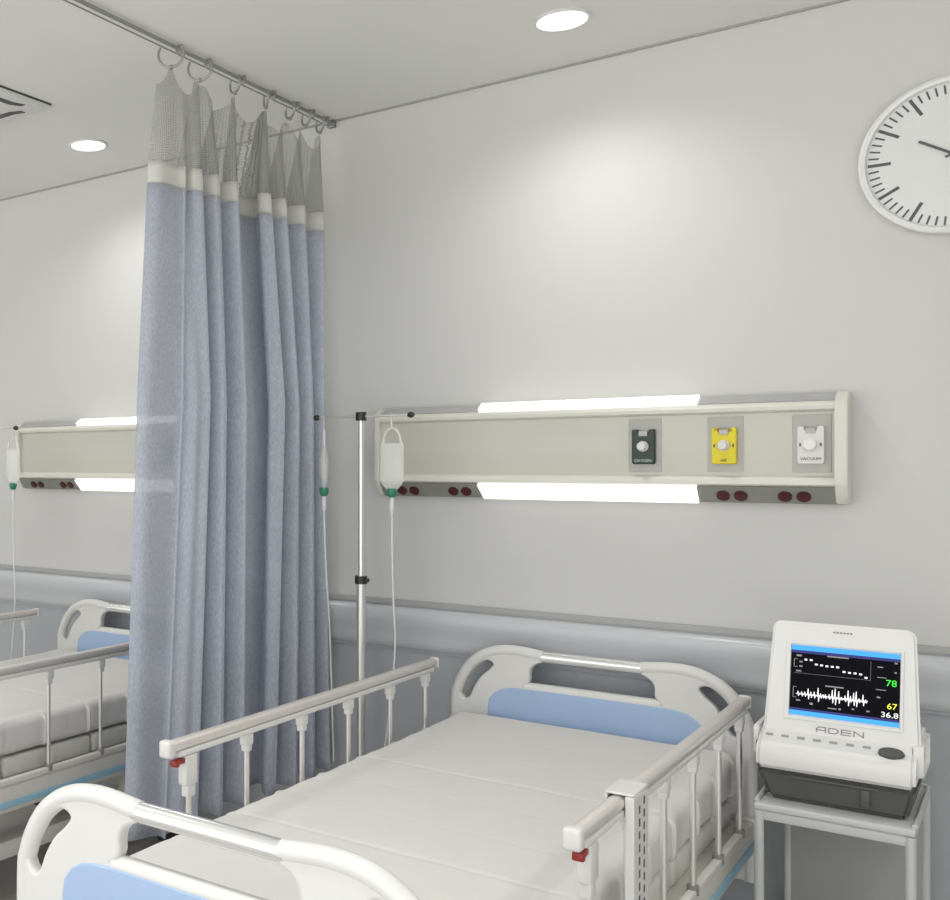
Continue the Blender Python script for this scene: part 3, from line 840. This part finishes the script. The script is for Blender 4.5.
CREST = -2.115
tops = [153, 192, 203, 220, 239, 271, 287, 306, 325]
mids = [142, 190, 211, 227, 248, 285, 300, 306+8, 326]
bots = [128, 172, 197, 222, 245, 275, 297, 315, 331]
amp  = [0, .05, .16, .17, .15, .19, .16, .15, .14]
def plan(tz):
    """list of (x, y) of the fold line at height fraction tz: 0 top, .35 middle, 1 hem"""
    out = []
    if tz < .35: f = tz/.35; A = [a+(b-a)*f for a, b in zip(tops, mids)]
    else: f = (tz-.35)/.65; A = [a+(b-a)*f for a, b in zip(mids, bots)]
    ys = [y_on(A[0], -2.17)] + [min(-.035, y_on(a, CREST)) for a in A[1:]]
    pts = [(-2.19, ys[0]), (-2.155, ys[0]+.03)]
    for i in range(1, 9):
        off = .02 if i == 1 else 0
        pts.append((CREST-.014-off, ys[i]-.034)); pts.append((CREST-off, ys[i]-.010))
        if i < 8:
            am = amp[i]*(.95+.3*tz)*(1-min(.92, 2.6*tz) if i == 1 else 1); ym = ys[i]*.62+ys[i+1]*.38
            pts.append((CREST-.02-off*.6, ys[i]+.006))
            if i == 4:
                pf = A[4]+.52*(A[5]-A[4])
                pts.append((CREST-.095, ys[4]+.03)); pts.append((CREST-.085, y_on(pf, CREST-.085))); pts.append((CREST-.04, y_on(pf+1.5, CREST-.04)))
            else: pts.append((CREST-am, ym))
    pts.append((CREST-.04, min(ys[8]+.012, -.022))); pts.append((CREST-.10, min(ys[8]-.005, -.03)))
    return pts
ZT, ZB = 2.535, .36
def sheet(name, z_top, z_bot, rows, m, parent, gather=None, scallop=False):
    bm = bmesh.new(); uvl = bm.loops.layers.uv.new('UVMap'); grid = []; us = []
    for j in range(rows+1):
        z = z_top + (z_bot-z_top)*j/rows
        tz = min(1, max(0, (ZT-z)/(ZT-ZB)))
        line = smooth_pts([(x, y, 0) for x, y in plan(tz)], 7)
        row = []
        n = len(line)
        for k, p in enumerate(line):
            zz = z; x, y = p.x, p.y
            if gather:                               # the net draws up towards the rings
                g = 1 - j/rows
                ks = sorted(RY); lo = max([q for q in ks if q <= y] or [ks[0]-.13]); hi = min([q for q in ks if q > y] or [ks[-1]+.05])
                fr = (y-lo)/max(1e-4, hi-lo); dip = .5-.5*math.cos(2*PI*fr)       # 0 at a ring, 1 half way between two
                zz = z_bot + (z-z_bot)*(1 - .22*dip)
                y = y - (hi-lo)*.085*math.sin(2*PI*fr)*g
                x = x + (RX+.034-x)*.75*g
            else:
                zz += .012*math.sin(k*.21)*tz + .05*tz*(k/n)*0
            row.append((bm.verts.new((x-RX, y+.6, zz)), k/(n-1), z))
        grid.append(row)
    for j in range(rows):
        for k in range(len(grid[0])-1):
            q = (grid[j][k], grid[j][k+1], grid[j+1][k+1], grid[j+1][k])
            f = bm.faces.new([a[0] for a in q])
            for lp, a in zip(f.loops, q): lp[uvl].uv = (a[1]*(1 if not gather else 2.2), a[2])
    me = bpy.data.meshes.new(name); bm.to_mesh(me); bm.free(); me.materials.append(M[m])
    for p in me.polygons: p.use_smooth = True
    o = bpy.data.objects.new(name, me); link(o, parent)
    so = o.modifiers.new('thick', 'SOLIDIFY'); so.thickness = .0022 if not gather else .0008; so.offset = 0
    return o
CU = thing('privacy_curtain', 'blue-grey pleated privacy curtain hanging between the two beds', 'curtain', (RX, -.6, 0))
sheet('cloth', 2.468, ZB, 46, 'curtain', CU)
o = sheet('header_band', 2.538, 2.466, 3, 'tape', CU); o['label'] = 'white band between cloth and net'
o = sheet('net_header', 2.852, 2.536, 14, 'net', CU, gather=True); o['label'] = 'grey see-through net'

# ------------------------------------------------------------------ light, camera, colour
w = bpy.data.worlds.new('World'); SC.world = w; w.use_nodes = True
bg = w.node_tree.nodes['Background']; bg.inputs[1].default_value = 1.0
wn, wl = w.node_tree.nodes, w.node_tree.links           # overcast sky above, brighter lower half added to light the ceiling
tcw = wn.new('ShaderNodeTexCoord'); sp = wn.new('ShaderNodeSeparateXYZ'); wl.new(tcw.outputs['Generated'], sp.inputs[0])
mrw = wn.new('ShaderNodeMapRange'); mrw.inputs[1].default_value = -.12; mrw.inputs[2].default_value = .12
wl.new(sp.outputs[2], mrw.inputs[0])
mxw = wn.new('ShaderNodeMix'); mxw.data_type = 'RGBA'; wl.new(mrw.outputs[0], mxw.inputs[0])
mxw.inputs[6].default_value = (2.35, 2.34, 2.28, 1); mxw.inputs[7].default_value = (1.55, 1.57, 1.60, 1)
wl.new(mxw.outputs[2], bg.inputs[0])
cd = bpy.data.cameras.new('Camera'); cam = bpy.data.objects.new('Camera', cd); COL.objects.link(cam)
cd.sensor_fit = 'HORIZONTAL'; cd.sensor_width = 36; cd.lens = 36*F_/950
cd.shift_x = (475-CX_)/950; cd.shift_y = (HY_-450)/950
cam.location = (0, -D_, EYE); cam.rotation_euler = (PI/2, 0, TH)
cd.clip_start = .05; SC.camera = cam
SC.view_settings.view_transform = 'Standard'; SC.view_settings.look = 'None'
SC.view_settings.gamma = 1; SC.view_settings.use_curve_mapping = False
SC.view_settings.exposure = 0.0
